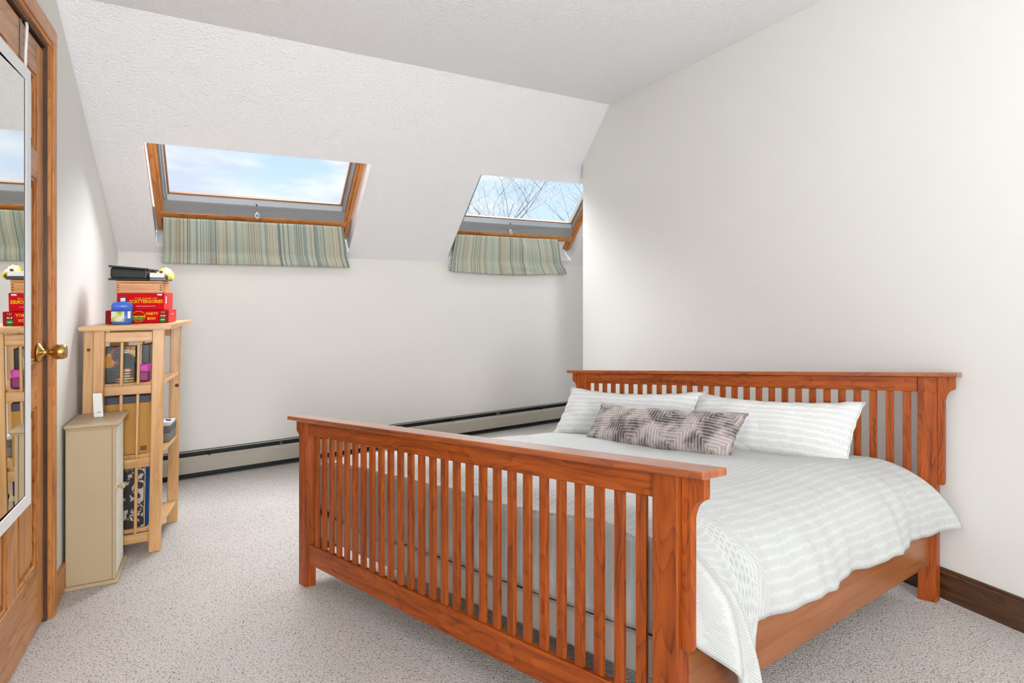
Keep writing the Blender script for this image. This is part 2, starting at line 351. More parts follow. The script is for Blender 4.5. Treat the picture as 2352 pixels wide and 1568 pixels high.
# ------------------------------------------------------------------ frames of the room
def V(*a): return Vector(a)
WP = V(-1.788, 2.304, 0); WA = V(-.4472, .8944, 0); WN = V(.8944, .4472, 0)
def WL(a, n, z): return WP+WA*a+WN*n+V(0, 0, z)              # left wall: a away from the camera, n into the room
def wl_a(px, n=0):                                             # where a vertical seen at px meets a plane n off the left wall
    k = (px-1176)/FPX; p = WP+WN*n; return (k*p.y-p.x)/(WA.x-k*WA.y)
K0 = V(-2.443, 3.615, 1.455); KD = V(.8358, .5491, .002); KN = V(.5491, -.8358, 0)
C0 = V(-1.757, 2.243, 2.352); CR = V(.722, 4.318, 2.590); CD = (CR-C0)/3.14
RC = 2.812                                                      # right wall plane: x = RC - .484 y
RA = V(-.4357, .9001, 0); RN = V(-.9001, -.4357, 0)
def RW(a, n, z): return V(RC-.484*2.0, 2.0, 0)+RA*a+RN*n+V(0, 0, z)
def KW(s, n, z): return V(K0.x, K0.y, 0)+V(KD.x, KD.y, 0)*s+KN*n+V(0, 0, z)
def SK(s, t, n=0.0):                                           # sloped ceiling: s along the eaves, t up the slope, n outwards
    p = (K0+KD*s)*(1-t)+(C0+CD*s)*t
    q = KD.cross(C0-K0+(CD-KD)*s).normalized()
    if q.z < 0: q = -q
    return p+q*n

def quadmesh(name, polys, mat, kind='structure', parent=None):
    bm = bmesh.new(); uv = bm.loops.layers.uv.new('UVMap'); w = worldloc(parent)
    for p in polys:
        f = bm.faces.new([bm.verts.new(Vector(q)-w) for q in p])
        for l in f.loops: l[uv].uv = (l.vert.co.x+l.vert.co.y, l.vert.co.z)
    me = bpy.data.meshes.new(name); bm.to_mesh(me); bm.free(); o = bpy.data.objects.new(name, me); COL.objects.link(o)
    me.materials.append(M[mat]); 
    if parent is not None: o.parent = parent
    elif kind: o['kind'] = kind
    return o
# floor
b = MB(); b.box((-4.5, -6.5, -.12), (6.8, 8.2, 0), 0); tag(b.build('floor', 'carpet'), kind='structure')
# left wall, with the door opening in it
A_IN, A_OUT = wl_a(108.5, 0), wl_a(130, .015)                  # casing inner and outer edges
DOOR_T, CAS_T = 2.105, 2.188
A_D0 = A_IN-.80
b = MB(WL); b.box((A_IN, -.12, 0), (3.0, 0, 2.7), 0); b.box((A_D0, -.12, DOOR_T), (A_IN, 0, 2.7), 0); b.box((-9.5, -.12, 0), (A_D0, 0, 2.7), 0)
tag(b.build('wall_left', 'wall'), kind='structure')
# knee wall
b = MB(KW); b.box((-.2, -.10, 0), (4.9, 0, 1.46), 0); tag(b.build('wall_back', 'wall'), kind='structure')
# right wall ends in an outside corner; its top follows the ceiling
yc = RC/(1+.484*0) ; DC = RC/(.12164+.484); a_c = (DC-2.0)/.9001
b = MB(RW); zt = 2.317
b.prism([(-8.6, 0), (a_c, 0), (a_c, 2.40), ((CR.y-2.0)/.9001-.02, 2.64), (-8.6, 2.64)], 1, -.13, 0); tag(b.build('wall_right', 'wall'), kind='structure')
# rear wall and alcove end wall (out of view, they close the room)
quadmesh('wall_rear', [[V(1.2, -5.9, 0), V(6.2, -4.1, 0), V(6.2, -4.1, 2.9), V(1.2, -5.9, 2.9)]], 'wall')
quadmesh('wall_alcove', [[KW(4.3, -.05, 0), KW(4.3, 3.2, 0), KW(4.3, 3.2, 2.8), KW(4.3, -.05, 2.8)]], 'wall')
# flat ceiling
b = MB(); ce = [C0+CD*-.4, C0+CD*4.8, V(6.6, -6.4, 2.60), V(.6, -6.4, 2.352)]
quadmesh('ceiling', [ce, [p+V(0, 0, .1) for p in ce][::-1]], 'ceiling')
# sloped ceiling with the two skylight wells cut out
HOLES = [(.213, 1.432, .045, .56), (2.262, 3.565, .036, .56)]
ss = sorted({-.35, 4.75, *[h[0] for h in HOLES], *[h[1] for h in HOLES], *[i*.25 for i in range(0, 19)]}); ts = [-.03, .036, .045, .2, .4, .56, .7, .85, 1.0]
polys = []
for i in range(len(ss)-1):
    for j in range(len(ts)-1):
        cs, ct = (ss[i]+ss[i+1])/2, (ts[j]+ts[j+1])/2
        if any(h[0] < cs < h[1] and h[2] < ct < h[3] for h in HOLES): continue
        polys.append([SK(ss[i], ts[j]), SK(ss[i+1], ts[j]), SK(ss[i+1], ts[j+1]), SK(ss[i], ts[j+1])])
o = quadmesh('ceiling_slope', polys, 'ceiling'); o.name = 'trim_1'; 
o.name = 'ceiling.001'
# ------------------------------------------------------------------ skylights
def skylight(idx, h, hand_s):
    s0, s1, t0, t1 = h
    w = root('window_%d' % idx, tuple(SK((s0+s1)/2, t0, .08)), kind='structure')
    # white plaster well
    for nm, a, bb, c, d in (('reveal', (s0-.003, t0), (s0-.003, t1), (s0+.006, t1+.1), (s0+.006, t0)), ('reveal', (s1+.003, t0), (s1+.003, t1), (s1-.006, t1+.1), (s1-.006, t0)),
                            ('reveal', (s0, t0), (s1, t0), (s1, t0), (s0, t0)), ('reveal', (s0, t1), (s1, t1), (s1, t1+.1), (s0, t1+.1))):
        m = MB(SK)
        if a == (s0, t0): p = [(s0, t0, 0), (s1, t0, 0), (s1, t0, .12), (s0, t0, .12)]; m.bm.faces.new([m.bm.verts.new(q) for q in ((s0-.04, t0-.01, .115), (s1+.04, t0-.01, .115), (s1+.04, t0+.14, .115), (s0-.04, t0+.14, .115))])
        elif a == (s0, t1): p = [(s0, t1, 0), (s1, t1, 0), (s1, t1+.09, .10), (s0, t1+.09, .10)]
        else: p = [(a[0], t0, 0), (a[0], t1, 0), (a[0]+(c[0]-a[0])*.2, t1+.09, .17), (a[0]+(c[0]-a[0])*.2, t0, .17)]
        f = m.bm.faces.new([m.bm.verts.new(q) for q in p]); m.build(nm, 'white', w, recalc=False)
    e0, e1, tb, tt = s0+.011, s1-.012, t0+.035, t1+.13
    # outer pine frame
    for a, c in (((e0, tb, .075), (e0+.026, tt, .17)), ((e1-.026, tb, .075), (e1, tt, .17))):
        m = MB(SK); m.box(a, c, .001, grain=1); m.build('frame_side', 'pine', w)
    for a, c in (((e0+.026, tb, .088), (e0+.044, tt, .17)), ((e1-.044, tb, .088), (e1-.026, tt, .17))):
        m = MB(SK); m.box(a, c, .001, grain=1); m.build('frame_stop', 'pine', w)
    m = MB(SK); m.box((e0+.02, t0+.10, .078), (e1-.02, t0+.136, .17), .001, grain=0); m.build('frame_sill', 'pine', w)
    m = MB(SK); m.box((e0, tt-.03, .075), (e1, tt, .17), .001, grain=0); m.build('frame_head', 'pine', w)
    # grey metal sash cover, bead, glass
    g0, g1 = e0+.044, e1-.044
    for a in (g0, g1-.024):
        m = MB(SK); m.box((a, t0+.15, .104), (a+.024, tt-.03, .18), .001); m.build('sash_side', 'steel', w)
        m = MB(SK); m.box((a+.009, t0+.2, .101), (a+.013, tt-.03, .108), 0); m.build('gasket', 'silver', w)
    m = MB(SK); m.prism([(t0+.136, .135), (t0+.136, .084), (t0+.185, .104), (t0+.185, .135)], 0, g0, g1, 0, 0); m.build('sash_bottom', 'steel', w)
    m = MB(SK); m.prism([(t0+.186, .135), (t0+.186, .108), (t0+.207, .120), (t0+.207, .135)], 0, g0+.01, g1-.01, 0, 0); m.build('drip_strip', 'silver', w)
    b0, b1 = g0+.026, g1-.026
    for a in (b0, b1-.012):
        m = MB(SK); m.box((a, t0+.207, .122), (a+.012, tt-.03, .137), .001, grain=1); m.build('glazing_bead', 'bead', w)
    m = MB(SK); m.box((b0, t0+.208, .122), (b1, t0+.2165, .137), .001, grain=0); m.build('glazing_bead', 'bead', w)
    m = MB(SK); m.box((b0+.004, t0+.21, .134), (b1-.004, tt-.02, .140), 0); m.build('pane', 'glass', w)
    # latch: a small keyhole and a ring pull
    c = SK(hand_s, t0+.158, .085); hw = []
    for k in range(13):
        an = 2*math.pi*k/12; hw.append(c+KD*(.011*math.cos(an)+.0015)+V(.25, -.35, -1).normalized()*(.021+.019*math.sin(an))+V(.01, -.02, 0))
    m = MB(); m.tube(hw, .0042, 6); m.tube([c+V(-.0, .0, .004), c+V(.012, -.02, -.004)], .008, 8); m.build('ring_pull', 'silver', w)
    c2 = SK(hand_s, t0+.192, .104); m = MB(); m.tube([c2, c2+V(.003, -.005, -.004)], .005, 8); m.build('keyhole', 'ink', w)
    return w
skylight(1, HOLES[0], .79); skylight(2, HOLES[1], 2.80)
# shades: cloth fixed to the lower window frame, hanging over the top of the knee wall
def blind(sa, sb, ba, bb, t0, label, zb, sag):
    w = root('window_shade', tuple(KW((ba+bb)/2, .05, zb)), label, 'window shade', 'striped cloth shades under the skylights')
    nr = 26
    def f(x, y):
        # y 0 top .. 1 bottom
        st, sbm = sa+(sb-sa)*x, ba+(bb-ba)*x
        P1 = SK(st, t0+.121, .064); P2 = SK(st+(sbm-st)*.6, t0-.006, -.035); P3 = KW(sbm, .062, zb)-V(0, 0, sag*math.sin(math.pi*x)**.7)
        P4 = KW(sbm, .012, zb+.012)
        if y < .5: q = y/.5; p = P1.lerp(P2, q)
        elif y < .93: q = (y-.5)/.43; p = P2.lerp(P3, q)
        else: q = (y-.93)/.07; p = P3.lerp(P4, q)
        wv = noise.noise(V(st*3.0+sa, y*2.6, 3))*.026+noise.noise(V(st*6, y*5, 9))*.005+.012*math.sin(math.pi*min(1, y/.93))
        return p+V(.35, -.62, .1)*wv*(1-.4*abs(2*x-1)) if y < .93 else p
    m = MB(); m.grid(f, 60, nr, lambda x, y: ((ba+(bb-ba)*x), y*.5)); c = m.build('shade_cloth', 'stripe', w, recalc=False)
    md = c.modifiers.new('s', 'SOLIDIFY'); md.thickness = .003
    m = MB(); p = [KW(ba+(bb-ba)*i/6, .045, zb+.01)-V(0, 0, sag*math.sin(math.pi*i/6)**.7) for i in range(7)]; m.tube(p, .006, 6); m.build('hem_rod', 'stripe', w)
    for e, sx in ((0, ba), (1, bb)):
        m = MB(); m.tube([KW(sx, .02, zb+.045), KW(sx, .05, zb+.045)], .006, 8); m.build('eyelet', 'white', w)
blind(.262, 1.372, .235, 1.435, .045, 'green and beige striped cloth shade hanging under the wide left skylight', 1.388, .0)
blind(2.300, 3.352, 2.285, 3.50, .036, 'sagging green striped cloth shade under the right skylight beside the wall corner', 1.378, .022)

# ------------------------------------------------------------------ door, casing, baseboards
b = MB(WL)
b.box((A_IN-.004, 0, 0), (A_OUT, .013, CAS_T), .002, 2); b.box((A_IN+.012, .011, 0), (A_OUT-.012, .019, CAS_T-.012), .003, 2)
b.box((A_D0-.075, 0, 0), (A_D0+.004, .013, CAS_T), .002, 2)
b.build('trim_1', 'pine')['kind'] = 'structure'
b = MB(WL); b.box((A_D0, 0, DOOR_T), (A_OUT, .0135, CAS_T), .002, 0); b.box((A_D0, .011, DOOR_T+.012), (A_OUT-.012, .0195, CAS_T-.012), .003, 0); b.build('trim_2', 'pine')['kind'] = 'structure'
b = MB(WL); b.box((A_IN-.012, -.12, 0), (A_IN-.001, .002, DOOR_T), .001, 2); b.box((A_D0, -.12, DOOR_T-.012), (A_IN, .002, DOOR_T-.001), .001, 0)
b.box((A_IN-.026, -.12, 0), (A_IN-.012, -.066, DOOR_T-.012), .001, 2)
b.build('trim_3', 'dark_wood')['kind'] = 'structure'
DN = -.009                                                      # door face, set back from the wall face
A_E = wl_a(103.5, DN); A_H = A_E-.745; DT = 2.083
door = root('door_1', tuple(WL(A_E, DN, 0)), kind='structure')
def dbox(name, a0, a1, z0, z1, n0, n1, mat='door_wood', grain=2, bev=.002):
    m = MB(WL); m.box((a0, n0, z0), (a1, n1, z1), bev, grain); return m.build(name, mat, door)
ST = .105
dbox('stile', A_E-ST, A_E, .012, DT, DN-.036, DN); dbox('stile', A_H, A_H+ST, .012, DT, DN-.036, DN)
rails = [(.012, .235), (.80, .96), (1.60, 1.70), (DT-.12, DT)]
for z0, z1 in rails: dbox('rail', A_H+ST, A_E-ST, z0, z1, DN-.036, DN, grain=0)
cm_ = (A_E+A_H)/2; dbox('mullion', cm_-.05, cm_+.05, .235, DT-.12, DN-.036, DN)
for z0, z1 in ((.235, .80), (.96, 1.60), (1.70, DT-.12)):
    for a0, a1 in ((A_H+ST, cm_-.05), (cm_+.05, A_E-ST)):
        dbox('panel', a0, a1, z0, z1, DN-.03, DN-.014)
        dbox('raised_field', a0+.035, a1-.035, z0+.035, z1-.035, DN-.016, DN-.005, bev=.004)
        m = MB(WL)
        for q in ((a0, z0, a0+.012, z1), (a1-.012, z0, a1, z1), (a0, z0, a1, z0+.012), (a0, z1-.012, a1, z1)):
            m.box((q[0], DN-.016, q[1]), (q[2], DN-.003, q[3]), .003, 2)
        m.build('moulding', 'door_wood', door)
kz = 1.2-(805-HOR)*2.14/FPX; ka = wl_a(88, DN)
m = MB(WL); m.lathe([(.035, 0), (.035, .003), (.030, .008), (.014, .014), (.011, .018), (.011, .034), (.018, .040), (.0265, .052), (.027, .072), (.022, .081), (.006, .083)], (ka, DN, kz), 1, 32); m.build('door_knob', 'brass', door)
m = MB(WL); m.box((A_E-.012, DN-.002, kz+.005), (A_E+.012, DN+.004, kz+.055), .003); m.build('latch_plate', 'brass', door)
# mirror hung on the door
MZ0, MZ1 = .508, 1.925; mn0, mn1 = DN+.001, DN+.022
A_M = wl_a(71.5, mn1); A_MI = wl_a(60, mn1)
mir = root('door_mirror', tuple(WL(A_M-.15, DN, MZ0)), 'tall white framed mirror hung over the wooden door', 'mirror')
fw = A_M-A_MI; 
for nm, q in (('frame_side', (A_M-fw, MZ0, A_M, MZ1)), ('frame_side', (A_M-.36, MZ0, A_M-.36+fw, MZ1)), ('frame_rail', (A_M-.36+fw, MZ1-.042, A_M-fw, MZ1)), ('frame_rail', (A_M-.36+fw, MZ0, A_M-fw, MZ0+.042))):
    m = MB(WL); m.box((q[0], mn0, q[1]), (q[2], mn1, q[3]), .002); m.build(nm, 'white', mir)
m = MB(WL); m.prism([(A_M-.36+fw, mn0), (A_M-fw, mn0), (A_M-fw, mn0+.018), (A_M-.36+fw, mn0+.015)], 2, MZ0+.042, MZ1-.042, 0); mg = m.build('mirror_glass', 'mirror', mir)
m = MB(WL)
for q in ((A_M-fw-.005, MZ0+.042, A_M-fw, MZ1-.042), (A_M-.36+fw, MZ0+.037, A_M-fw, MZ0+.042), (A_M-.36+fw, MZ1-.042, A_M-fw, MZ1-.037)):
    m.box((q[0], mn0+.015, q[1]), (q[2], mn1-.002, q[3]), 0)
m.build('rebate', 'heater_grey', mir)
sa_ = wl_a(56, DN+.01)
m = MB(WL); m.tube([(sa_, DN+.012, MZ1-.03), (sa_+.004, DN+.012, MZ1+.05), (sa_+.030, DN+.010, DT-.01), (sa_+.03, DN+.008, DT+.004)], .0045, 6); m.build('hanging_strap', 'white', mir)
m = MB(WL); m.box((sa_-.01, DN+.001, DT-.12), (sa_+.0, DN+.003, DT), .001); m.build('door_hook', 'steel', mir)
# baseboards
b = MB(WL); b.box((A_OUT, 0, 0), (1.46, .012, .115), .003, 0); tag(b.build('baseboard_left', 'pine'), kind='structure')
b = MB(RW); b.box((-8.5, 0, 0), (a_c, .014, .105), .002, 0); b.box((-8.5, 0, .105), (a_c, .008, .12), .002, 0); b.box((-8.5, .0, .1), (a_c, .016, .109), .002, 0)
tag(b.build('baseboard_right', 'dark_wood'), kind='structure')

# ------------------------------------------------------------------ baseboard heater
ht = root('baseboard_heater', tuple(KW(2.1, .04, 0)), 'long beige metal baseboard heater along the white knee wall', 'heater')
def hbox(name, s0, s1, n0, n1, z0, z1, mat, bev=.001):
    m = MB(KW); m.box((s0, n0, z0), (s1, n1, z1), bev, 0); return m.build(name, mat, ht)
hs0, hs1 = .05, 4.2
hbox('back_plate', hs0, hs1, .002, .008, .02, .163, 'heater_dark'); hbox('top_lip', hs0, hs1, .008, .02, .155, .160, 'heater_beige')
m = MB(KW); m.prism([(.050, .132), (.054, .136), (.084, .120), (.084, .036), (.079, .036), (.079, .117)], 0, hs0, hs1, 0, 0); m.build('front_cover', 'heater_beige', ht)
hbox('heating_element', hs0, hs1, .015, .06, .05, .12, 'heater_dark')
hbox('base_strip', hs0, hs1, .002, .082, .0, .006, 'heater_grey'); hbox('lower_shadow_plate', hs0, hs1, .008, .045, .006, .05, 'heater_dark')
for i in range(9):
    s = .5+i*.45
    hbox('damper_bracket', s, s+.004, .010, .066, .125, .150, 'steel' if i % 2 else 'heater_dark')
hbox('end_cap', hs0-.02, hs0, .0, .086, .0, .165, 'heater_beige')

# ------------------------------------------------------------------ bookcase
BO = V(-1.636, 2.712, 0); BA = V(-.326, .9454, 0); BB = V(-.885, -.465, 0)
def BK(a, bb, z): return BO+BA*a+BB*(bb-.017*z)+V(0, 0, z)
def bk_b(px, y=800):
    k = (px-1176)/FPX; p = BO-BB*.012; return (k*p.y-p.x)/(BB.x-k*BB.y)
BT = 1.052
bc = root('bookcase', tuple(BK(.19, .14, 0)), 'light natural wood bookcase with slatted sides against the left wall', 'bookcase')
def bbox(name, a0, a1, b0, b1, z0, z1, grain=None, mat='beech', bev=.0025):
    m = MB(BK); m.box((a0, b0, z0), (a1, b1, z1), bev, grain); return m.build(name, mat, bc)
b_r0, b_r1, b_l0, b_l1, b_e = 0.0, bk_b(347), bk_b(237), bk_b(211), bk_b(186)
LA = .385
for a0, a1 in ((0, .022), (LA-.022, LA)):
    bbox('post', a0, a1, b_r0, b_r1, 0, BT-.022, 2); bbox('post', a0, a1, b_l0, b_l1, 0, BT-.022, 2)
    bbox('back_post', a0+.012, a1+.012 if a0 == 0 else a1-.012, b_l1+.001, b_e, 0, BT-.022, 2)
    for z0, z1 in ((.975, 1.022), (.735, .777), (.397, .440), (.052, .094)):
        bbox('side_rail', a0+.004, a1-.004, b_r1, b_l0, z0, z1, 1)
    for z0, z1 in ((.777, .975), (.440, .735), (.094, .397)):
        for px in (315, 276.5):
            c = bk_b(px); bbox('spindle', a0+.006, a1-.006, c-.006, c+.006, z0, z1, 2)
for z in (.768, .437, .096): 
    bbox('shelf', .022, LA-.022, .006, .262, z, z+.018, 0)
bbox('back_rail', .034, LA-.034, b_l1+.004, b_l1+.018, .80, .83, 0); bbox('back_rail', .034, LA-.034, b_l1+.004, b_l1+.018, .12, .16, 0)
m = MB(BK)
for k in range(5):
    y0 = -.03+(b_e+.035)*k/5; m.box((-.028, y0, BT-.022), (LA+.075, -.03+(b_e+.035)*(k+1)/5, BT), .001, 0)
m.build('top_board', 'beech', bc)
m = MB(BK); m.box((-.031, -.033, BT-.018), (-.025, b_e+.008, BT-.003), .002, 1); m.build('top_edge', 'beech', bc)
for zz, pp in ((.945, b_e-.02),):
    m = MB(BK); m.lathe([(.007, 0), (.007, .002), (.002, .001)], (.010, pp, zz), 0, 12); m.build('screw_cap', 'brown', bc)
m = MB(BK); m.lathe([(.009, 0), (.009, -.002), (.003, -.0015)], (LA-.022, .012, .715), 0, 12); m.build('screw_cap', 'brown', bc)

def BF(a, z_off=0):                                            # face of a box turned to the camera: x to the right, y up
    return lambda x, y, l: BK(a-l, -x, y)
# things on top of the bookcase (a: front face, b range, z range)
def tbox(name, label, cat, a0, a1, b0, b1, z0, z1, mat, bev=.002, group=None):
    r = root(name, tuple(BK((a0+a1)/2, (b0+b1)/2, z0)), label, cat, group)
    m = MB(BK); m.box((a0, b0, z0), (a1, b1, z1), bev); m.build('box_body', mat, r); return r
def bx(px, a):                                                 # b coordinate seen at px on plane a
    k = (px-1176)/FPX; p = BO+BA*a-BB*.018; return (k*p.y-p.x)/(BB.x-k*BB.y)
a1 = .175; z0 = BT+.001; PBH = .062
c0, c1 = bx(387, a1), bx(242, a1)
party = tbox('game_box', 'dark red party box card game lying flat at the bottom of the stack', 'game box', a1, a1+.17, c0, c1, z0, z0+PBH, 'red')
f = BF(a1)
m = MB(BK); m.box((a1-.0006, bx(256, a1), z0+.001), (a1+.001, c1, z0+PBH-.001), 0); m.build('dark_panel', 'red_dark', party)
m = MB(BK); m.box((a1-.0006, c0+.0005, z0+.001), (a1+.001, bx(366, a1), z0+PBH-.001), 0); m.build('dark_panel', 'red_dark', party)
m = MB(BK); m.box((a1, c0-.0006, z0+.001), (a1+.169, c0+.001, z0+PBH-.001), 0); m.build('box_side', 'red_side', party)
zc = z0+PBH*.52
text('lettering', 'PARTY', .0165, f, (-bx(349, a1), zc+.012, .001), party, 'yellow_print', bold=.0006, shear=-.0)
text('lettering', 'BOX', .0165, f, (-bx(348, a1), zc-.011, .001), party, 'yellow_print', bold=.0006)
m = MB(lambda x, y, l: f(x, y, l)); cx, cy = -bx(318, a1), zc
m.lathe([(.0275, 0), (.0275, .0008)], (cx, cy, .0002), 2, 28); m.build('round_logo', 'orange_print', party)
m = MB(lambda x, y, l: f(x, y, l)); m.lathe([(.0245, 0), (.0245, .0006)], (cx, cy, .0009), 2, 28); m.build('round_logo', 'red', party)
text('lettering', 'APPLES', .0145, f, (cx, cy+.010, .0020), party, 'red_dark', bold=.0008)
m = MB(lambda x, y, l: f(x, y, l)); m.box((cx-.030, cy-.003, .0015), (cx+.028, cy+.003, .002), 0); m.build('yellow_band', 'yellow_print', party)
m = MB(lambda x, y, l: f(x, y, l)); m.box((cx-.031, cy-.019, .0015), (cx+.024, cy-.004, .002), 0); m.build('green_band', 'green_print', party)
text('lettering', 'APPLES', .014, f, (cx-.003, cy-.0115, .0026), party, 'lime_print', bold=.0006)
text('lettering', 'to', .009, f, (cx, cy, .0026), party, 'red_dark')
gx = -bx(374, a1)
m = MB(lambda x, y, l: f(x, y, l)); m.lathe([(.0125, 0), (.0125, .0006)], (gx, z0+.014, .0006), 2, 24); m.build('green_badge', 'green_print', party)
m = MB(lambda x, y, l: f(x, y, l)); m.box((gx-.008, z0+.013, .0014), (gx+.008, z0+.0165, .0018), 0); m.build('badge_line', 'white_print', party)
text('lettering', '12+', .013, f, (gx, z0+.051, .0012), party, 'orange_print', bold=.0004)
text('lettering', '4-10', .011, f, (gx, z0+.034, .0012), party, 'white_print', bold=.0004)
fs = lambda x, y, l: BK(a1+.02+x, c0-l, y)
text('lettering', '12+ 4-10', .016, fs, (.06, z0+.04, .0012), party, 'white_print'); 
# second game box
z1 = z0+PBH+.001; SH = .083; a2 = .18; d0, d1 = bx(376, a2), bx(267, a2)
scat = tbox('game_box', 'bright red game box with the longest title, second from the bottom of the stack', 'game box', a2, a2+.185, d0, d1, z1, z1+SH, 'red')
f2 = BF(a2)
m = MB(BK); m.box((a2, d0-.0006, z1+.001), (a2+.184, d0+.001, z1+SH-.001), 0); m.build('box_side', 'red_side', scat)
tx = -bx(334, a2)
text('lettering', 'THE GAME OF', .0115, f2, (tx, z1+.056, .001), scat, 'orange_print', sx=1.25, bold=.0003)
text('lettering', 'SCATTERGORIES', .0215, f2, (tx+.002, z1+.041, .001), scat, 'yellow_print', sx=.86, bold=.0006)
text('lettering', 'The Fast-Thinking Categories Game', .006, f2, (tx, z1+.019, .001), scat, 'white_print', sx=.9)
m = MB(BK); m.box((a2-.001, bx(372, a2), z1+.069), (a2+.001, bx(358, a2), z1+.080), 0); m.build('blue_tab', 'purple_print', scat)
m = MB(BK); m.box((a2-.0018, bx(371, a2), z1+.071), (a2+.001, bx(360.5, a2), z1+.078), 0); m.build('white_tab', 'white_print', scat)
m = MB(BK); m.box((a2-.001, bx(290, a2), z1+.040), (a2+.001, bx(273, a2), z1+.066), 0); m.build('printed_picture', 'ink', scat)
m = MB(BK); m.box((a2-.0018, bx(287, a2), z1+.040), (a2+.001, bx(276, a2), z1+.059), 0); m.build('printed_picture', 'white_print', scat)
m = MB(BK); m.box((a2+.03, d0-.0014, z1+.03), (a2+.045, d0, z1+.066), 0); m.build('side_print', 'white_print', scat)
# wooden box
z2 = z1+SH+.001; WH = .058; a3 = .18; e0_, e1_ = bx(372, a3), bx(265, a3)
wb = root('wooden_box', tuple(BK(a3+.07, (e0_+e1_)/2, z2)), 'shallow orange wooden box with jointed corners above the red boxes', 'box')
m = MB(BK)
for k in range(1): m.box((a3, e0_, z2), (a3+.15, e1_, z2+WH*.80), .0015, 1)
m.build('box_body', 'box_wood', wb)
m = MB(BK); m.box((a3-.001, e0_-.001, z2+WH*.82), (a3+.151, e1_+.001, z2+WH), .002, 1); m.build('lid', 'box_wood', wb)
for e, sg in ((e0_, 1), (e1_, -1)):
    for zz in (.010, .022, .034):
        m = MB(BK); m.box((a3-.0006, e+sg*.004, z2+zz), (a3+.001, e+sg*.012, z2+zz+.005), 0); m.build('finger_joint', 'brown', wb)
# black zip case
z3 = z2+WH+.001; CHt = .062; a4 = .165; g0_, g1_ = bx(338, a4), bx(249, a4)
zc_ = root('zip_case', tuple(BK(a4+.1, (g0_+g1_)/2, z3)), 'black padded zip case on top of the wooden box', 'case')
def case_f(u_, v_):
    # rounded pillow-like case
    return None
m = MB(BK); m.box((a4, g0_, z3+.006), (a4+.19, g1_, z3+CHt-.004), .014, seg=3)
for v in m.bm.verts:
    k = (v.co.y-g0_)/(g1_-g0_); v.co.z += (.012*(k-.5)*(1 if v.co.z > z3+.03 else .15)) + .003*noise.noise(v.co*30)
for v in m.bm.verts: pass
c = m.build('case_body', 'black', zc_)
for zz, nm in ((z3+.001, 'flap'), (z3+CHt-.006, 'flap')):
    m = MB(BK); m.box((a4-.004, g0_-.003, zz), (a4+.195, g1_+.004, zz+.009), .004, seg=2)
    if zz > z3+.02:
        for v in m.bm.verts: v.co.z += .012*((v.co.y-g0_)/(g1_-g0_)-.5)
    m.build(nm, 'black', zc_)
m = MB(BK); m.tube([(a4-.002, g0_+.012, z3+.012), (a4-.004, g0_+.006, z3+.035), (a4, g0_+.012, z3+.052)], .002, 6); m.build('zip_edge', 'grey_card', zc_)
# thin dark case with a white box on it
tbox('disc_case', 'thin dark disc case on the wooden box under the small white box', 'case', a4+.004, a4+.14, bx(379, a4), g0_-.006, z3, z3+.014, 'black_gloss', .001)
tbox('white_box', 'small flat white box on the thin dark case', 'box', a4+.002, a4+.09, bx(375, a4), bx(341, a4), z3+.015, z3+.037, 'white', .002)
# yellow bag, draped over behind and beside
yb = root('plastic_bag', tuple(BK(a4+.16, bx(384, a4+.15)-.004, z3)), 'crumpled pale yellow bag over the back of the small white box', 'bag')
YP = [(bx(352, a4), .040), (bx(360, a4), .052), (bx(369, a4), .056), (bx(378, a4), .051), (bx(385, a4), .038), (bx(388.5, a4), .020), (bx(386, a4), .007)]
def yfold(u_, v_):
    k = min(5.999, u_*6); i = int(k); q = smooth01(k-i)*.4+(k-i)*.6; y = YP[i][0]+(YP[i+1][0]-YP[i][0])*q; z = YP[i][1]+(YP[i+1][1]-YP[i][1])*q
    j = V(u_*5, v_*3, 1); w_ = 1-.25*math.cos(3*v_)
    return V(a4+.012+.085*v_+.006*noise.noise(j), y+.004*noise.noise(j*1.7+V(3, 0, 0)), z3+max(.006, z*w_*.98+.005*noise.noise(j*2+V(0, 0, 5))))
m = MB(BK); m.grid(yfold, 24, 10); yo = m.build('bag_body', 'yellow', yb, recalc=False); md = yo.modifiers.new('s', 'SOLIDIFY'); md.thickness = .008
m = MB(BK); m.box((a4+.004, bx(371, a4), z3+.0375), (a4+.012, bx(363, a4), z3+.049), .003); o = m.build('brown_tag', 'brown', yb)
# blue bottle
ab = .095; q0, q1 = bx(303.5, ab), bx(256.5, ab); qc = (q0+q1)/2; qw = (q1-q0)/2
bt = root('bottle', tuple(BK(ab, qc, z0)), 'squat blue plastic bottle with a green and white label standing before the red boxes', 'bottle')
def sell(prof, name, mat, dy=.55):
    m = MB(BK); seg = 28; rings = []
    for r, hh in prof:
        rg = []
        for k in range(seg):
            an = 2*math.pi*k/seg; cx_, sx_ = math.cos(an), math.sin(an); e = .6
            rg.append(m.bm.verts.new((ab+r*dy*math.copysign(abs(sx_)**e, sx_), qc+r*math.copysign(abs(cx_)**e, cx_), z0+hh)))
        rings.append(rg)
    for i in range(len(rings)-1):
        for k in range(seg):
            f = m.bm.faces.new((rings[i][k], rings[i][(k+1) % seg], rings[i+1][(k+1) % seg], rings[i+1][k])); f.smooth = True
    m.bm.faces.new(rings[0][::-1]); m.bm.faces.new(rings[-1]); return m.build(name, mat, bt)
sell([(qw*.86, 0), (qw*.94, .004), (qw*.97, .03), (qw*1.0, .064)], 'bottle_body', 'blue')
sell([(qw*1.02, .0645), (qw*1.03, .085), (qw*.94, .098), (qw*.6, .104), (qw*.2, .106)], 'cap', 'blue')
m = MB(BK); m.box((ab-qw*.565, q0+.026, z0+.013), (ab-qw*.5, q1-.003, z0+.060), 0); m.build('label', 'label', bt)
